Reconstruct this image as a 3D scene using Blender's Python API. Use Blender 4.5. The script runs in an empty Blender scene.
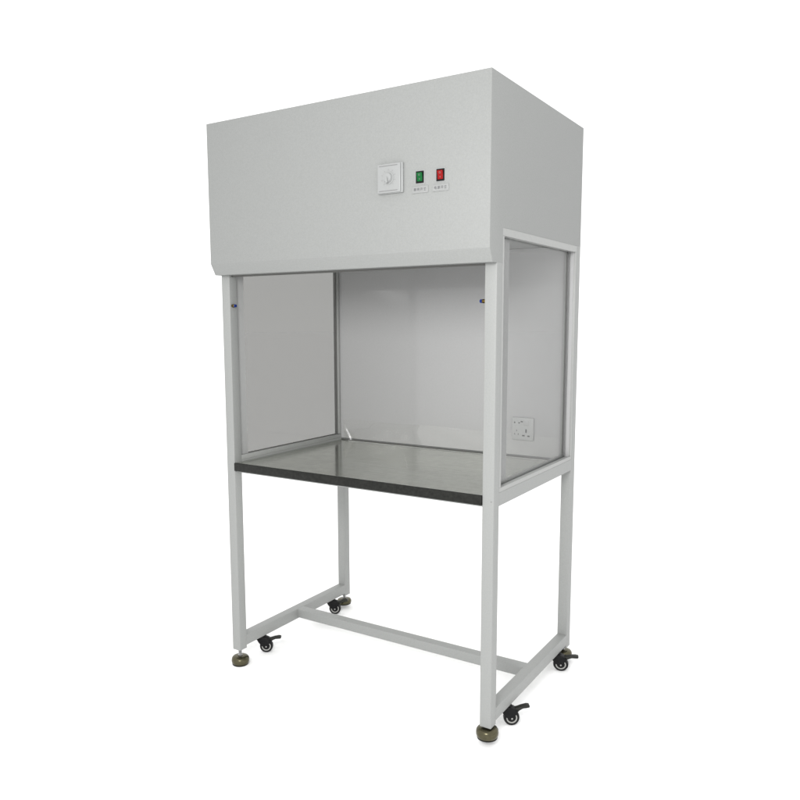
import bpy, bmesh, math, random
from mathutils import Vector, Matrix
random.seed(4)
S = bpy.context.scene
C = S.collection

# ---------------------------------------------------------------- dimensions (metres)
W, D, H = 1.0732, 0.712, 1.9076       # outer width, depth, height above the post feet
P = 0.0376                            # square tube
OV, OV2 = 0.0494, 0.0296              # how far the hood stands out in front, above / below its bevel
Z2, Z1 = 1.4349, 1.3972               # bevel start, hood bottom
ZW = 1.497                            # top of the side windows, ceiling of the work space
ZT = 0.7217                           # worktop
ZR0, ZR1 = 0.6865, 0.728              # rails at worktop height
FLOOR = -0.062

# ---------------------------------------------------------------- materials
def mat(name, col, rough=0.5, metal=0.0, coat=0.0, mottle=0.0, mscale=60, bump=0.0, bscale=600, spec=0.5, coat_rough=0.05):
    m = bpy.data.materials.new(name); m.use_nodes = True
    n = m.node_tree.nodes; l = m.node_tree.links; b = n['Principled BSDF']
    b.inputs['Base Color'].default_value = (*col, 1)
    b.inputs['Roughness'].default_value = rough
    b.inputs['Metallic'].default_value = metal
    b.inputs['Coat Weight'].default_value = coat
    b.inputs['Coat Roughness'].default_value = coat_rough
    b.inputs['Specular IOR Level'].default_value = spec
    tc = n.new('ShaderNodeTexCoord')
    if mottle:
        a = n.new('ShaderNodeTexNoise'); a.inputs['Scale'].default_value = mscale; a.inputs['Detail'].default_value = 5
        a.inputs['Roughness'].default_value = 0.75
        l.new(tc.outputs['Object'], a.inputs['Vector'])
        r = n.new('ShaderNodeMapRange'); r.inputs['From Min'].default_value = .3; r.inputs['From Max'].default_value = .7
        r.inputs['To Min'].default_value = 1 - mottle; r.inputs['To Max'].default_value = 1 + mottle
        l.new(a.outputs['Fac'], r.inputs['Value'])
        x = n.new('ShaderNodeVectorMath'); x.operation = 'SCALE'; x.inputs[0].default_value = col
        l.new(r.outputs['Result'], x.inputs['Scale']); l.new(x.outputs['Vector'], b.inputs['Base Color'])
    if bump:
        a = n.new('ShaderNodeTexNoise'); a.inputs['Scale'].default_value = bscale; a.inputs['Detail'].default_value = 3
        l.new(tc.outputs['Object'], a.inputs['Vector'])
        q = n.new('ShaderNodeBump'); q.inputs['Strength'].default_value = bump; q.inputs['Distance'].default_value = 0.0006
        l.new(a.outputs['Fac'], q.inputs['Height']); l.new(q.outputs['Normal'], b.inputs['Normal'])
    return m

PAINT = mat('white_powder_coat', (.224, .230, .2245), .55, mottle=.07, mscale=230, bump=.35, bscale=420)
TUBE = mat('white_tube_paint', (.252, .258, .252), .5, mottle=.06, mscale=210, bump=.25, bscale=500)
BEADM = mat('white_bead_paint', (.285, .290, .283), .4, mottle=.05, mscale=120)
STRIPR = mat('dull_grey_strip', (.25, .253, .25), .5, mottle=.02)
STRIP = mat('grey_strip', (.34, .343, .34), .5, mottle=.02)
SEAL = mat('dark_seal', (.10, .10, .095), .6)
WHITE = mat('white_plastic', (.262, .268, .266), .35)
SOCKETM = mat('socket_plastic', (.40, .405, .40), .35)
LABEL = mat('label_plastic', (.25, .255, .252), .5)
MARK = mat('grey_print', (.16, .16, .16), .6)
INK = mat('label_ink', (.10, .10, .105), .6)
BLACK = mat('black_plastic', (.005, .005, .0055), .42, spec=.16, mottle=.2, mscale=90)
HOLE = mat('dark_hole', (.05, .05, .05), .7)
GREEN = mat('green_rocker', (.001, .085, .018), .3, spec=.2)
RED = mat('red_rocker', (.21, .002, .002), .3, spec=.2)
BRASS = mat('dull_brass', (.12, .08, .02), .35, metal=.9)
BLUE = mat('blue_collar', (.002, .017, .13), .45, spec=.15)
FOOTM = mat('zinc_foot', (.085, .078, .048), .27, metal=.9, mottle=.2, mscale=70)
STUDM = mat('steel_stud', (.4, .4, .4), .3, metal=1)
RUBBER = mat('rubber', (.006, .006, .0055), .6, spec=.15)
TYRE = mat('tyre', (.008, .008, .0085), .5, spec=.2)
RIM = mat('wheel_rim', (.30, .30, .285), .35)
LEVERM = mat('dark_lever', (.014, .0145, .012), .4, spec=.25)
EDGE = mat('dark_steel_edge', (.013, .0135, .012), .45, spec=.15, mottle=.5, mscale=90)

def backpanel_mat():
    m = mat('glossy_white_panel', (.372, .372, .373), .34, coat=.55, coat_rough=.07)
    n = m.node_tree.nodes; l = m.node_tree.links; b = n['Principled BSDF']
    tc = n.new('ShaderNodeTexCoord')
    a = n.new('ShaderNodeTexNoise'); a.inputs['Scale'].default_value = 150; a.inputs['Detail'].default_value = 5
    l.new(tc.outputs['Object'], a.inputs['Vector'])
    r = n.new('ShaderNodeMapRange'); r.inputs['From Min'].default_value = .3; r.inputs['From Max'].default_value = .7
    r.inputs['To Min'].default_value = .975; r.inputs['To Max'].default_value = 1.025
    l.new(a.outputs['Fac'], r.inputs['Value'])
    x = n.new('ShaderNodeVectorMath'); x.operation = 'SCALE'; x.inputs[0].default_value = (.372, .372, .373)
    l.new(r.outputs['Result'], x.inputs['Scale']); l.new(x.outputs['Vector'], b.inputs['Base Color'])
    w = n.new('ShaderNodeTexNoise'); w.inputs['Scale'].default_value = 3.2; w.inputs['Detail'].default_value = 1.5
    l.new(tc.outputs['Object'], w.inputs['Vector'])
    q = n.new('ShaderNodeBump'); q.inputs['Strength'].default_value = .3; q.inputs['Distance'].default_value = .003
    l.new(w.outputs['Fac'], q.inputs['Height']); l.new(q.outputs['Normal'], b.inputs['Coat Normal'])
    return m
PANEL = backpanel_mat()

def steel_mat():
    m = bpy.data.materials.new('worktop_steel'); m.use_nodes = True
    n = m.node_tree.nodes; l = m.node_tree.links; b = n['Principled BSDF']
    b.inputs['Metallic'].default_value = 1; b.inputs['Roughness'].default_value = .14
    tc = n.new('ShaderNodeTexCoord')
    mp = n.new('ShaderNodeMapping'); mp.inputs['Scale'].default_value = (3, 260, 3)
    l.new(tc.outputs['Object'], mp.inputs['Vector'])
    a = n.new('ShaderNodeTexNoise'); a.inputs['Scale'].default_value = 2; a.inputs['Detail'].default_value = 6
    l.new(mp.outputs['Vector'], a.inputs['Vector'])
    c = n.new('ShaderNodeTexNoise'); c.inputs['Scale'].default_value = 34; c.inputs['Detail'].default_value = 6; c.inputs['Roughness'].default_value = .7
    l.new(tc.outputs['Object'], c.inputs['Vector'])
    ad = n.new('ShaderNodeMath'); ad.operation = 'ADD'; l.new(a.outputs['Fac'], ad.inputs[0]); l.new(c.outputs['Fac'], ad.inputs[1])
    r = n.new('ShaderNodeMapRange'); r.inputs['From Min'].default_value = .6; r.inputs['From Max'].default_value = 1.4
    r.inputs['To Min'].default_value = .70; r.inputs['To Max'].default_value = 1.30
    l.new(ad.outputs[0], r.inputs['Value'])
    x = n.new('ShaderNodeVectorMath'); x.operation = 'SCALE'; x.inputs[0].default_value = (.56, .575, .52)
    l.new(r.outputs['Result'], x.inputs['Scale']); l.new(x.outputs['Vector'], b.inputs['Base Color'])
    r2 = n.new('ShaderNodeMapRange'); r2.inputs['From Min'].default_value = .3; r2.inputs['From Max'].default_value = .7
    r2.inputs['To Min'].default_value = .085; r2.inputs['To Max'].default_value = .18
    l.new(c.outputs['Fac'], r2.inputs['Value']); l.new(r2.outputs['Result'], b.inputs['Roughness'])
    q = n.new('ShaderNodeBump'); q.inputs['Strength'].default_value = .10; q.inputs['Distance'].default_value = .0005
    l.new(a.outputs['Fac'], q.inputs['Height']); l.new(q.outputs['Normal'], b.inputs['Normal'])
    return m
STEEL = steel_mat()

def glass_mat(name, tint, spec=1.0, rough=.015):
    m = bpy.data.materials.new(name); m.use_nodes = True
    n = m.node_tree.nodes; l = m.node_tree.links
    n.remove(n['Principled BSDF']); out = n['Material Output']
    t = n.new('ShaderNodeBsdfTransparent'); t.inputs['Color'].default_value = (*tint, 1)
    g = n.new('ShaderNodeBsdfGlossy'); g.inputs['Roughness'].default_value = rough
    g.inputs['Color'].default_value = (spec, spec, spec, 1)
    # Schlick reflectance, the same from either side of the sheet
    ge = n.new('ShaderNodeNewGeometry')
    dt = n.new('ShaderNodeVectorMath'); dt.operation = 'DOT_PRODUCT'
    l.new(ge.outputs['Incoming'], dt.inputs[0]); l.new(ge.outputs['Normal'], dt.inputs[1])
    def mth(op, a, b=None):
        q = n.new('ShaderNodeMath'); q.operation = op
        if hasattr(a, 'links'): l.new(a, q.inputs[0])
        else: q.inputs[0].default_value = a
        if b is not None:
            if hasattr(b, 'links'): l.new(b, q.inputs[1])
            else: q.inputs[1].default_value = b
        return q.outputs[0]
    c = mth('SUBTRACT', 1.0, mth('ABSOLUTE', dt.outputs['Value']))
    fac = mth('ADD', .04, mth('MULTIPLY', .96, mth('POWER', c, 5.0)))
    mx = n.new('ShaderNodeMixShader')
    l.new(fac, mx.inputs['Fac']); l.new(t.outputs[0], mx.inputs[1]); l.new(g.outputs[0], mx.inputs[2])
    l.new(mx.outputs[0], out.inputs['Surface'])
    return m
CLEAR = glass_mat('clear_glass', (.955, .957, .955), .5)
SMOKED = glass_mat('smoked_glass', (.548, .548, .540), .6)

CRUMPLED = glass_mat('crumpled_film', (.985, .985, .98), 1.1, .22)
SHEEN = glass_mat('sheen_sheet', (.985, .985, .98), 1.6)

# ---------------------------------------------------------------- mesh helpers
def box(bm, x0, x1, y0, y1, z0, z1, bev=0.0, seg=2):
    t = bmesh.new()
    r = bmesh.ops.create_cube(t, size=1)
    for v in t.verts:
        v.co = Vector(((x0 + x1) / 2 + v.co.x * (x1 - x0), (y0 + y1) / 2 + v.co.y * (y1 - y0), (z0 + z1) / 2 + v.co.z * (z1 - z0)))
    if bev: bmesh.ops.bevel(t, geom=t.edges[:], offset=bev, segments=seg, affect='EDGES', profile=.5)
    merge(bm, t)

def tube(bm, x0, x1, y0, y1, z0, z1, axis, bev=.0022, seg=3):
    """square tube rounded along its length only"""
    t = bmesh.new(); bmesh.ops.create_cube(t, size=1)
    for v in t.verts:
        v.co = Vector(((x0 + x1) / 2 + v.co.x * (x1 - x0), (y0 + y1) / 2 + v.co.y * (y1 - y0), (z0 + z1) / 2 + v.co.z * (z1 - z0)))
    es = [e for e in t.edges if abs((e.verts[0].co - e.verts[1].co)[axis]) > 1e-5]
    bmesh.ops.bevel(t, geom=es, offset=bev, segments=seg, affect='EDGES', profile=.5)
    merge(bm, t)

def merge(bm, t, mtx=None):
    if mtx is not None: bmesh.ops.transform(t, matrix=mtx, verts=t.verts[:])
    me = bpy.data.meshes.new('tmp'); t.to_mesh(me); t.free(); bm.from_mesh(me); bpy.data.meshes.remove(me)

def prism(bm, poly, axis, a, b, bev=0.0, seg=2, mtx=None, keep=None):
    """poly in the plane normal to axis (x: (y,z)  y: (x,z)  z: (x,y)), extruded from a to b"""
    t = bmesh.new()
    def co(p, s): return {'x': (s, p[0], p[1]), 'y': (p[0], s, p[1]), 'z': (p[0], p[1], s)}[axis]
    A = [t.verts.new(co(p, a)) for p in poly]; B = [t.verts.new(co(p, b)) for p in poly]
    t.faces.new(A); t.faces.new(B[::-1])
    for i in range(len(poly)): t.faces.new((A[i], B[i], B[(i + 1) % len(poly)], A[(i + 1) % len(poly)]))
    bmesh.ops.recalc_face_normals(t, faces=t.faces[:])
    if bev: bmesh.ops.bevel(t, geom=[e for e in t.edges if keep is None or keep(e)], offset=bev, segments=seg, affect='EDGES', profile=.5)
    merge(bm, t, mtx)

def lathe(bm, prof, n=40, mtx=None):
    """prof: (radius, height) points around z"""
    t = bmesh.new(); rings = []
    for r, z in prof:
        if r < 1e-6: rings.append([t.verts.new((0, 0, z))])
        else: rings.append([t.verts.new((r * math.cos(2 * math.pi * k / n), r * math.sin(2 * math.pi * k / n), z)) for k in range(n)])
    for a, b in zip(rings, rings[1:]):
        for k in range(n):
            j = (k + 1) % n
            if len(a) == 1 and len(b) > 1: t.faces.new((a[0], b[k], b[j]))
            elif len(b) == 1 and len(a) > 1: t.faces.new((a[k], b[0], a[j]))
            elif len(a) > 1: t.faces.new((a[k], b[k], b[j], a[j]))
    bmesh.ops.recalc_face_normals(t, faces=t.faces[:])
    merge(bm, t, mtx)

def obj(name, bm, m, parent=None, label=None, smooth=True, angle=35):
    me = bpy.data.meshes.new(name); bm.to_mesh(me); bm.free()
    me.materials.append(m)
    if smooth:
        me.shade_smooth()
        try: me.set_sharp_from_angle(angle=math.radians(angle))
        except Exception: pass
    o = bpy.data.objects.new(name, me); C.objects.link(o)
    if parent: o.parent = parent
    if label: o['label'] = label
    return o
B = bmesh.new

# ---------------------------------------------------------------- setting
fb = B(); bmesh.ops.create_circle(fb, cap_ends=True, segments=96, radius=90)
for v in fb.verts: v.co.z = FLOOR
FLOORM = mat('white_floor', (.99, .99, .99), .9, spec=.05)
fl = obj('floor', fb, FLOORM, smooth=False); fl['kind'] = 'structure'

# ---------------------------------------------------------------- the bench
bench = bpy.data.objects.new('laminar_flow_bench', None); C.objects.link(bench)
bench['label'] = 'white steel laminar flow clean bench with grey worktop standing on casters and round feet'
bench['category'] = 'clean bench'

# hood : one folded sheet-metal box
b = B()
prism(b, [(-OV, Z2), (-OV, H), (D, H), (D, ZW), (P, ZW), (P, Z1), (-OV2, Z1)], 'x', 0, W, .0014, 2,
      keep=lambda e: not all(v.co.z < ZW + .001 and v.co.y > -.001 or v.co.z < Z1 + .001 for v in e.verts))
obj('hood', b, PAINT, bench)

# posts
for (x0, y0, top) in ((0, 0, Z1), (W - P, 0, Z1), (0, D - P, ZW), (W - P, D - P, ZW)):
    b = B(); tube(b, x0, x0 + P, y0, y0 + P, 0, top - .00005, 2)
    obj('post', b, TUBE, bench)
# side rails: at the floor and under the worktop
for x0 in (0, W - P):
    b = B(); tube(b, x0 + .0002, x0 + P - .0002, P - .001, D - P + .001, .010, .051, 1); obj('lower_rail', b, TUBE, bench)
    b = B(); tube(b, x0 + .0002, x0 + P - .0002, P - .001, D - P + .001, ZR0, ZR1, 1); obj('side_rail', b, TUBE, bench)
b = B(); tube(b, P - .001, W - P + .001, .342, .380, .014, .0505, 0); obj('cross_bar', b, TUBE, bench)
b = B(); box(b, P - .001, W - P + .001, .007, .0446, ZR0, .6995, .002, 3); obj('front_rail', b, TUBE, bench)
b = B(); box(b, P - .001, W - P + .001, D - P + .0005, D - .0005, ZR0, ZR1, .002, 3); obj('rear_rail', b, TUBE, bench)

# worktop
b = B(); box(b, P + .0005, W - P - .0005, .0062, .6595, .7005, ZT, .0006, 1)
wt = obj('worktop', b, STEEL, bench)
b = B(); box(b, P + .0008, W - P - .0008, -.0035, .0061, .6925, ZT + .0003, .0010, 2)
obj('front_edge', b, EDGE, wt, 'dark front edge of the worktop')

# back panel, corner trims
b = B(); box(b, .006, W - .006, .6605, .6730, ZR1 + .0005, ZW - .0005, .0004, 1)
bp = obj('back_panel', b, PANEL, bench)
b = B(); box(b, P + .001, W - P - .001, .6572, .6602, ZT + .0004, ZT + .0026)
obj('seam', b, SEAL, bp)
b = B(); box(b, P + .001, W - P - .001, .6520, .6600, 1.484, ZW - .0006, .001, 1)
obj('top_trim', b, STRIP, bp)

# side windows : frame bead, pane, strip
def side_window(left):
    def X(a, c): return (a, c) if left else (W - c, W - a)
    f = B()
    tb = .022
    x0, x1 = X(.0004, .0172)
    box(f, x0, x1, P, D - P, ZR1, ZR1 + .013, .001)
    box(f, x0, x1, P, D - P, ZW - tb, ZW - .00005, .0003, 1)
    box(f, x0, x1, P + .0002, P + .012, ZR1 + .0131, ZW - tb - .0001, .001)
    box(f, x0, x1, D - P - .012, D - P - .0002, ZR1 + .0131, ZW - tb - .0001, .001)
    x0, x1 = X(.0245, P - .0005)
    box(f, x0, x1, P, .6595, ZR1, ZR1 + .017, .001)
    box(f, x0, x1, P, .6595, ZW - .012, ZW - .0004, .001)
    fr = obj('window_frame', f, BEADM, bench)
    g = B(); x0, x1 = X(.0180, .0225)
    box(g, x0, x1, P + .0003, .6600, ZR1 + .0004, ZW - .0008)
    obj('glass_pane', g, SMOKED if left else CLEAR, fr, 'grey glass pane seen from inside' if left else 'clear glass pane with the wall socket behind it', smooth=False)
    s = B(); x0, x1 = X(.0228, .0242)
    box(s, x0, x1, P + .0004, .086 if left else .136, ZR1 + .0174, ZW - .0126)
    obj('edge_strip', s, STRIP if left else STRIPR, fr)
    s = B(); x0, x1 = X(.0228, .0262)
    box(s, x0, x1, .6445, .648, ZR1 + .0176, ZW - .0128, .0006)
    x0, x1 = X(.0228, .0256)
    if left: box(s, x0, x1, .0865, .6385, ZR1 + .0172, ZR1 + .0205)
    obj('rubber_seal', s, SEAL, fr)
    s = B(); x0, x1 = X(.0262, .0360)
    box(s, x0, x1, .6480, .6598, ZR1 + .0178, ZW - .0130, .001)
    obj('corner_bead', s, BEADM, fr)
side_window(True); side_window(False)

# crumpled clear sheet added in the back panel's corner, folds shaped to catch a glint
b = bmesh.new(); n = 15; x0, z0, wd, ht = .056, .7275, .062, .066; g = {}
for i in range(n):
    for j in range(n):
        u, v = i / (n - 1), j / (n - 1)
        if u + v * .8 > 1.25 + .15 * math.sin(5 * v): continue
        fold = .0046 * math.sin(9 * u + 5 * v * v + 2 * math.sin(4 * v)) * (1 - .6 * v) + random.uniform(-.00015, .00015)
        g[i, j] = b.verts.new((x0 + wd * u * (1 - .25 * v) + .004 * math.sin(6 * v), .6500 + fold, z0 + ht * v + .004 * math.sin(7 * u)))
for i in range(n - 1):
    for j in range(n - 1):
        k = [(i, j), (i + 1, j), (i + 1, j + 1), (i, j + 1)]
        if all(q in g for q in k): b.faces.new([g[q] for q in k])
obj('glint_film', b, CRUMPLED, bp)
# clear glossy band added along the panel's foot to imitate a lighter reflection
b = bmesh.new(); nx, nz = 60, 8; g = {}
for i in range(nx + 1):
    for j in range(nz + 1):
        u, v = i / nx, j / nz
        top = .079 + .004 * math.sin(3.1 * u + .5) + .0015 * math.sin(17 * u)
        g[i, j] = b.verts.new((P + .012 + u * (W - 2 * P - .024), .6588 + .0006 * math.sin(23 * u + 4 * v) * math.sin(3 * v + 1), ZR1 + .0008 + v * top))
for i in range(nx):
    for j in range(nz): b.faces.new((g[i, j], g[i + 1, j], g[i + 1, j + 1], g[i, j + 1]))
obj('sheen_band', b, SHEEN, bp)

# rubber strip under the hood lip
b = B(); box(b, P + .001, W - P - .001, .012, .020, Z1 - .0055, Z1 - .0003)
obj('lip_seal', b, SEAL, bench)

# ---------------------------------------------------------------- controls on the hood front
F = -OV
def dial():
    x0, x1, z0, z1, t = .7105, .7965, 1.607, 1.693, .0125
    b = B(); box(b, x0, x1, F - t * .62, F + .0005, z0, z1, .0022, 3)
    box(b, x0 + .001, x1 - .006, F - t, F - t * .62 + .0004, z0 + .0015, z1 - .0015, .002, 3)
    d = obj('dial_plate', b, WHITE, bench)
    y = F - t
    b = B()
    box(b, x0 + .007, x1 - .015, y - .0003, y + .001, z1 - .0085, z1 - .0062)
    box(b, x0 + .007, x1 - .015, y - .0003, y + .001, z0 + .0062, z0 + .0085)
    cx, cz = (x0 + x1) / 2 - .003, (z0 + z1) / 2 + .001
    for k in range(9):
        a = math.radians(-50 + k * 35)
        px, pz = cx + math.cos(a) * .0235, cz + math.sin(a) * .0235
        prism(b, [(px + dx * math.cos(a) - dz * math.sin(a), pz + dx * math.sin(a) + dz * math.cos(a)) for dx, dz in ((-.0015, -.0005), (.0015, -.0005), (.0015, .0005), (-.0015, .0005))], 'y', y - .0003, y + .001)
    obj('print_marks', b, MARK, d)
    b = B()
    M = Matrix.Translation((cx, y, cz)) @ Matrix.Rotation(math.radians(90), 4, 'X')
    lathe(b, [(.0, .0105), (.0105, .0105), (.0125, .0098), (.0136, .0080), (.0150, .0022), (.0186, .0016), (.0190, 0)], 48, M)
    M2 = Matrix.Translation((cx, y - .0100, cz)) @ Matrix.Rotation(math.radians(-8), 4, 'Y')
    prism(b, [(-.0030, -.0165), (.0030, -.0165), (.0036, -.0010), (-.0036, -.0010)], 'y', -.0060, .0005, .0012, 2, M2)
    obj('knob', b, WHITE, d)
dial()

def rocker(xc, zc, m, colour):
    w, h = .0128, .0168
    b = B(); box(b, xc - w - .0030, xc + w + .0030, F - .0012, F + .0004, zc - h - .0028, zc + h + .0028, .0006)
    r = obj('rocker_switch', b, WHITE, bench, colour + ' rocker switch in a black bezel')
    b = B()   # bezel ring
    t = .0036
    box(b, xc - w, xc + w, F - .0038, F - .0011, zc + h - t - .0008, zc + h, .0006); box(b, xc - w, xc + w, F - .0038, F - .0011, zc - h, zc - h + t + .0008, .0006)
    box(b, xc - w, xc - w + t, F - .0037, F - .0011, zc - h + t, zc + h - t, .0005); box(b, xc + w - t, xc + w, F - .0037, F - .0011, zc - h + t, zc + h - t, .0005)
    box(b, xc - w + .001, xc + w - .001, F - .0018, F - .0010, zc - h + .001, zc + h - .001)
    obj('bezel', b, BLACK, r)
    b = B(); q = h - t - .0012; wi = w - t - .0006
    prism(b, [(F - .0016, zc - q), (F - .0036, zc - q), (F - .0046, zc), (F - .0085, zc + q), (F - .0016, zc + q)], 'x', xc - wi, xc + wi, .0006, 2)
    obj('rocker', b, m, r)
    b = B(); box(b, xc - .0006, xc + .0006, F - .0050, F - .0036, zc - .0075, zc - .0035)
    bz = F - .0068
    M = Matrix.Translation((xc, bz, zc + q * .5)) @ Matrix.Rotation(math.radians(90 + 17), 4, 'X')
    t2 = bmesh.new(); n = 24
    o_ = [t2.verts.new((.0026 * math.cos(i * math.tau / n), .0026 * math.sin(i * math.tau / n), .0003)) for i in range(n)]
    i_ = [t2.verts.new((.0018 * math.cos(i * math.tau / n), .0018 * math.sin(i * math.tau / n), .0003)) for i in range(n)]
    for i in range(n): t2.faces.new((o_[i], o_[(i + 1) % n], i_[(i + 1) % n], i_[i]))
    merge(b, t2, M)
    obj('symbol', b, MARK, r, smooth=False)
rocker(.8512, 1.6446, GREEN, 'green')
rocker(.9185, 1.6440, RED, 'red')

def lettering(txt, size, loc, parent, m=INK, spacing=1.35):
    cu = bpy.data.curves.new('t', 'FONT'); cu.body = txt; cu.size = size; cu.align_x = 'CENTER'; cu.align_y = 'CENTER'
    cu.extrude = .0002; cu.space_character = spacing; cu.offset = .00012
    o = bpy.data.objects.new('t', cu); C.objects.link(o)
    dg = bpy.context.evaluated_depsgraph_get(); dg.update()
    me = bpy.data.meshes.new_from_object(o.evaluated_get(dg))
    bpy.data.objects.remove(o)
    me.transform(Matrix.Translation(loc) @ Matrix.Rotation(math.radians(90), 4, 'X'))
    me.materials.clear(); me.materials.append(m)
    q = bpy.data.objects.new('lettering', me); C.objects.link(q); q.parent = parent
    return q
def tag(xc, zc, txt):
    b = B(); box(b, xc - .0265, xc + .0265, F - .0022, F + .0004, zc - .0095, zc + .0095, .0009, 2)
    box(b, xc - .0235, xc + .0235, F - .0027, F - .0020, zc - .0068, zc + .0068, .0002, 1)
    t = obj('label_plate', b, LABEL, bench, 'small white name plate under a switch')
    lettering(txt, .0092, (xc, F - .0028, zc), t, INK)
tag(.8515, 1.6098, '照明开关')
tag(.9185, 1.6092, '电源开关')

# ---------------------------------------------------------------- mains socket on the back panel
def socket():
    x0, x1, z0, z1 = .8455, .9315, .787, .873
    y = .6605
    b = B(); box(b, x0, x1, y - .009, y + .0005, z0, z1, .0025, 3)
    s = obj('wall_socket', b, SOCKETM, bench, 'white square mains socket on the back panel')
    def hole(u, v, w, h, rot=0):
        b = B()
        cx, cz = x0 + u * .086, z1 - v * .086
        a = math.radians(rot)
        prism(b, [(cx + dx * math.cos(a) - dz * math.sin(a), cz + dx * math.sin(a) + dz * math.cos(a)) for dx, dz in ((-w / 2, -h / 2), (w / 2, -h / 2), (w / 2, h / 2), (-w / 2, h / 2))], 'y', y - .0093, y - .0085)
        obj('pin_hole', b, HOLE, s)
    for a in ((.13, .23, .0050, .0058), (.34, .24, .0055, .0050), (.46, .18, .0090, .0048),
              (.67, .58, .0055, .0135), (.55, .79, .0100, .0052), (.79, .80, .0095, .0052)): hole(*a)
    for a in ((.23, .58, .0030, .0050), (.14, .74, .0028, .0056, 30), (.31, .74, .0028, .0056, -30)): hole(*a)
    b = B(); box(b, x0 + .050, x0 + .068, y - .0112, y - .0088, z1 - .030, z1 - .012, .001); obj('rocker', b, SOCKETM, s)
socket()

# ---------------------------------------------------------------- little push fittings on the posts
def fitting(x, y, z, s):
    M = Matrix.Translation((x, y, z)) @ Matrix.Rotation(math.radians(90 * s), 4, 'Y')
    b = B(); lathe(b, [(0, -.001), (.0052, -.001), (.0058, .0005), (.0058, .0105), (.0048, .0118), (.0, .0118)], 6, M)
    p = obj('push_fitting', b, BRASS, bench, 'small brass and blue hose fitting', angle=20)
    b = B(); lathe(b, [(.0046, .0116), (.0052, .0122), (.0052, .0175), (.0042, .0188), (.0022, .0188), (.0022, .014), (0, .014)], 24, M)
    obj('collar', b, BLUE, p)
fitting(P, .012, 1.2905, 1); fitting(W - P, .010, 1.2905, -1)
b = B(); box(b, W - .0105, W - .0065, -.0006, .0006, .705, .7078, .0003); obj('screw', b, MARK, bench)

# ---------------------------------------------------------------- levelling feet
def foot(x, y, bot, h, r, tilt):
    M = Matrix.Translation((x, y, bot)) @ Matrix.Rotation(math.radians(tilt), 4, 'Y')
    b = B(); top = bot + h
    lathe(b, [(0, h), (r * .45, h), (r * .72, h - .0012), (r * .88, h - .004), (r * .97, h - .009), (r, h * .5), (r * .985, h * .33), (r * .93, h * .20), (r * .90, .0045)], 48, M)
    f = obj('levelling_foot', b, FOOTM, bench)
    b = B(); lathe(b, [(r * .905, .0046), (r * .92, .0040), (r * .90, .0008), (r * .86, 0), (0, 0)], 48, M); obj('rubber_pad', b, RUBBER, f)
    b = B(); Ms = Matrix.Translation((x, y, 0))
    pr = []
    z = top - .003
    while z < .004: pr += [(.0060, z), (.0052, z + .0008)]; z += .0016
    lathe(b, [(0, top - .004)] + pr + [(0, .004)], 20, Ms)
    if top < -.018: lathe(b, [(0, top - .002), (.0092, top - .002), (.0092, top + .0035), (0, top + .0035)], 6, Ms)
    obj('stud', b, STUDM, f, angle=20)
foot(P / 2, P / 2, FLOOR, .0330, .0335, 2.5); foot(W - P / 2, P / 2 - .002, -.0400, .0345, .0350, -1)
foot(P / 2, D - P / 2, -.046, .0270, .0330, -4); foot(W - P / 2, D - P / 2, -.044, .0290, .0330, 3)

# ---------------------------------------------------------------- casters
R_ = math.radians
def caster_parts():
    cz, cx, r = -.0462, .0205, .0256
    b = B()     # swivel head, mounting plate
    box(b, -.020, .020, -.018, .018, -.0032, -.0002, .0006)
    lathe(b, [(0, -.0028), (.0155, -.0028), (.0168, -.0042), (.0168, -.0095), (.0140, -.0115), (0, -.0115)], 32)
    # two fork cheeks that reach the axle, joined over the wheel
    ch = [(-.0190, -.0085), (.0160, -.0085), (.0300, -.0150), (.0390, -.0240), (.0400, -.0300), (.0310, -.0360), (.0275, -.0500), (.0205, -.0545), (.0135, -.0500), (.0020, -.0420), (-.0100, -.0270)]
    for s in (-1, 1):
        y0, y1 = sorted((s * .0118, s * .0148)); prism(b, ch, 'y', y0, y1, .0008, 2)
    prism(b, [(-.0190, -.0085), (.0160, -.0085), (.0330, -.0160), (.0370, -.0205), (.0200, -.0195), (.0050, -.0240), (-.0035, -.0330), (-.0070, -.0310), (-.0160, -.0180)], 'y', -.0125, .0125, .0008, 2)
    out = [('caster', b, BLACK, None)]
    Mw = Matrix.Translation((cx, 0, cz)) @ Matrix.Rotation(math.radians(90), 4, 'X')
    b = B(); lathe(b, [(.0178, -.0092), (.0222, -.0106), (.0245, -.0095), (r, -.0062), (r + .0004, 0), (r, .0062), (.0245, .0095), (.0222, .0106), (.0178, .0092), (.0178, -.0092)], 48, Mw)
    out.append(('tyre', b, TYRE, None))
    b = B()
    for s in (-1, 1):
        lathe(b, [(.0180, .0088 * s), (.0174, .0104 * s), (.0158, .0108 * s), (.0138, .0102 * s), (.0136, .0086 * s)], 40, Mw)
    out.append(('rim', b, RIM, None))
    b = B()
    for s in (-1, 1): lathe(b, [(.0140, .0086 * s), (.0120, .0078 * s), (.0, .0078 * s)], 40, Mw)
    out.append(('hub', b, TYRE, None))
    b = B(); lathe(b, [(0, .0160), (.0022, .0160), (.0030, .0152), (.0030, -.0152), (.0022, -.0160), (0, -.0160)], 20, Mw)
    out.append(('axle', b, RIM, None))
    b = B()
    lv = [(.0300, -.0150), (.0400, -.0130), (.0520, -.0085), (.0680, -.0045), (.0770, -.0050), (.0795, -.0090), (.0770, -.0130), (.0680, -.0145), (.0560, -.0160), (.0450, -.0225), (.0400, -.0280), (.0320, -.0240)]
    prism(b, lv, 'y', -.0095, .0095, .0022, 3)
    out.append(('brake_lever', b, LEVERM, None))
    return out
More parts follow.
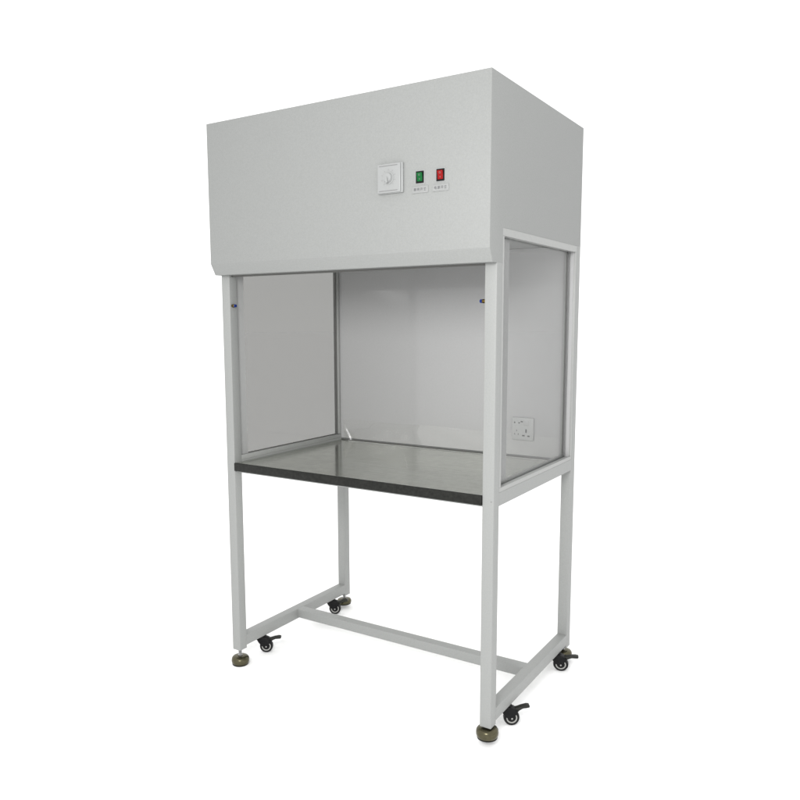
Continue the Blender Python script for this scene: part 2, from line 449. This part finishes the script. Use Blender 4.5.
def caster(x, y, rz, sc=1.0, lever=0):
    M = Matrix.Translation((x, y, .010)) @ Matrix.Rotation(rz, 4, 'Z') @ Matrix.Diagonal((sc, sc, 1, 1))
    ML = Matrix.Translation((.03, 0, -.018)) @ Matrix.Rotation(R_(lever), 4, 'Y') @ Matrix.Translation((-.03, 0, .018))
    parts = caster_parts(); root = None
    for name, bm, m, _ in parts:
        if name == 'brake_lever': bmesh.ops.transform(bm, matrix=ML, verts=bm.verts[:])
        bmesh.ops.transform(bm, matrix=M, verts=bm.verts[:])
        o = obj(name, bm, m, root if root else bench)
        if not root: root = o
caster(.016, .140, R_(34), 1.0, 4); caster(.012, .598, R_(30))
caster(1.0535, .152, R_(34)); caster(1.0535, .606, R_(20), 1.08, 6)

# ---------------------------------------------------------------- light
w = bpy.data.worlds.new('World'); S.world = w; w.use_nodes = True
bg = w.node_tree.nodes['Background']; bg.inputs['Color'].default_value = (1, 1, 1, 1); bg.inputs['Strength'].default_value = 1.34
def area(name, loc, target, size, power, col=(1, 1, 1)):
    L = bpy.data.lights.new(name, 'AREA'); L.shape = 'DISK'; L.size = size; L.energy = power; L.color = col
    o = bpy.data.objects.new(name, L); C.objects.link(o); o.location = loc
    o.rotation_euler = (Vector(target) - Vector(loc)).to_track_quat('-Z', 'Y').to_euler()
area('studio_lamp', (1.6, -2.3, 1.80), (.8, 0, 1.2), .8, 54, (1, .995, .985))

# ---------------------------------------------------------------- camera
yaw, pitch, roll = 0.5646, -0.1248, -0.0031
f, px, py = 750.4711, 393.3277, 415.7474
Fv = Vector((-math.sin(yaw) * math.cos(pitch), math.cos(yaw) * math.cos(pitch), math.sin(pitch)))
Rv = Vector((math.cos(yaw), math.sin(yaw), 0)); Uv = Rv.cross(Fv)
cr, sr = math.cos(roll), math.sin(roll)
R2 = Rv * cr + Uv * sr; U2 = -Rv * sr + Uv * cr
cam = bpy.data.cameras.new('Camera'); co = bpy.data.objects.new('Camera', cam); C.objects.link(co)
M = Matrix((R2, U2, -Fv)).transposed().to_4x4(); M.translation = (1.9751, -1.9725, 1.2329)
co.matrix_world = M
cam.sensor_width = 36; cam.lens = f / 800 * 36
cam.shift_x = (400 - px) / 800; cam.shift_y = (py - 400) / 800
cam.clip_start = .01; cam.clip_end = 500
S.camera = co

S.render.engine = 'CYCLES'
S.cycles.max_bounces = 12; S.cycles.transparent_max_bounces = 12
S.render.resolution_x = 1024; S.render.resolution_y = 1024
S.view_settings.view_transform = 'Standard'; S.view_settings.look = 'None'
S.view_settings.exposure = 0; S.view_settings.gamma = 1
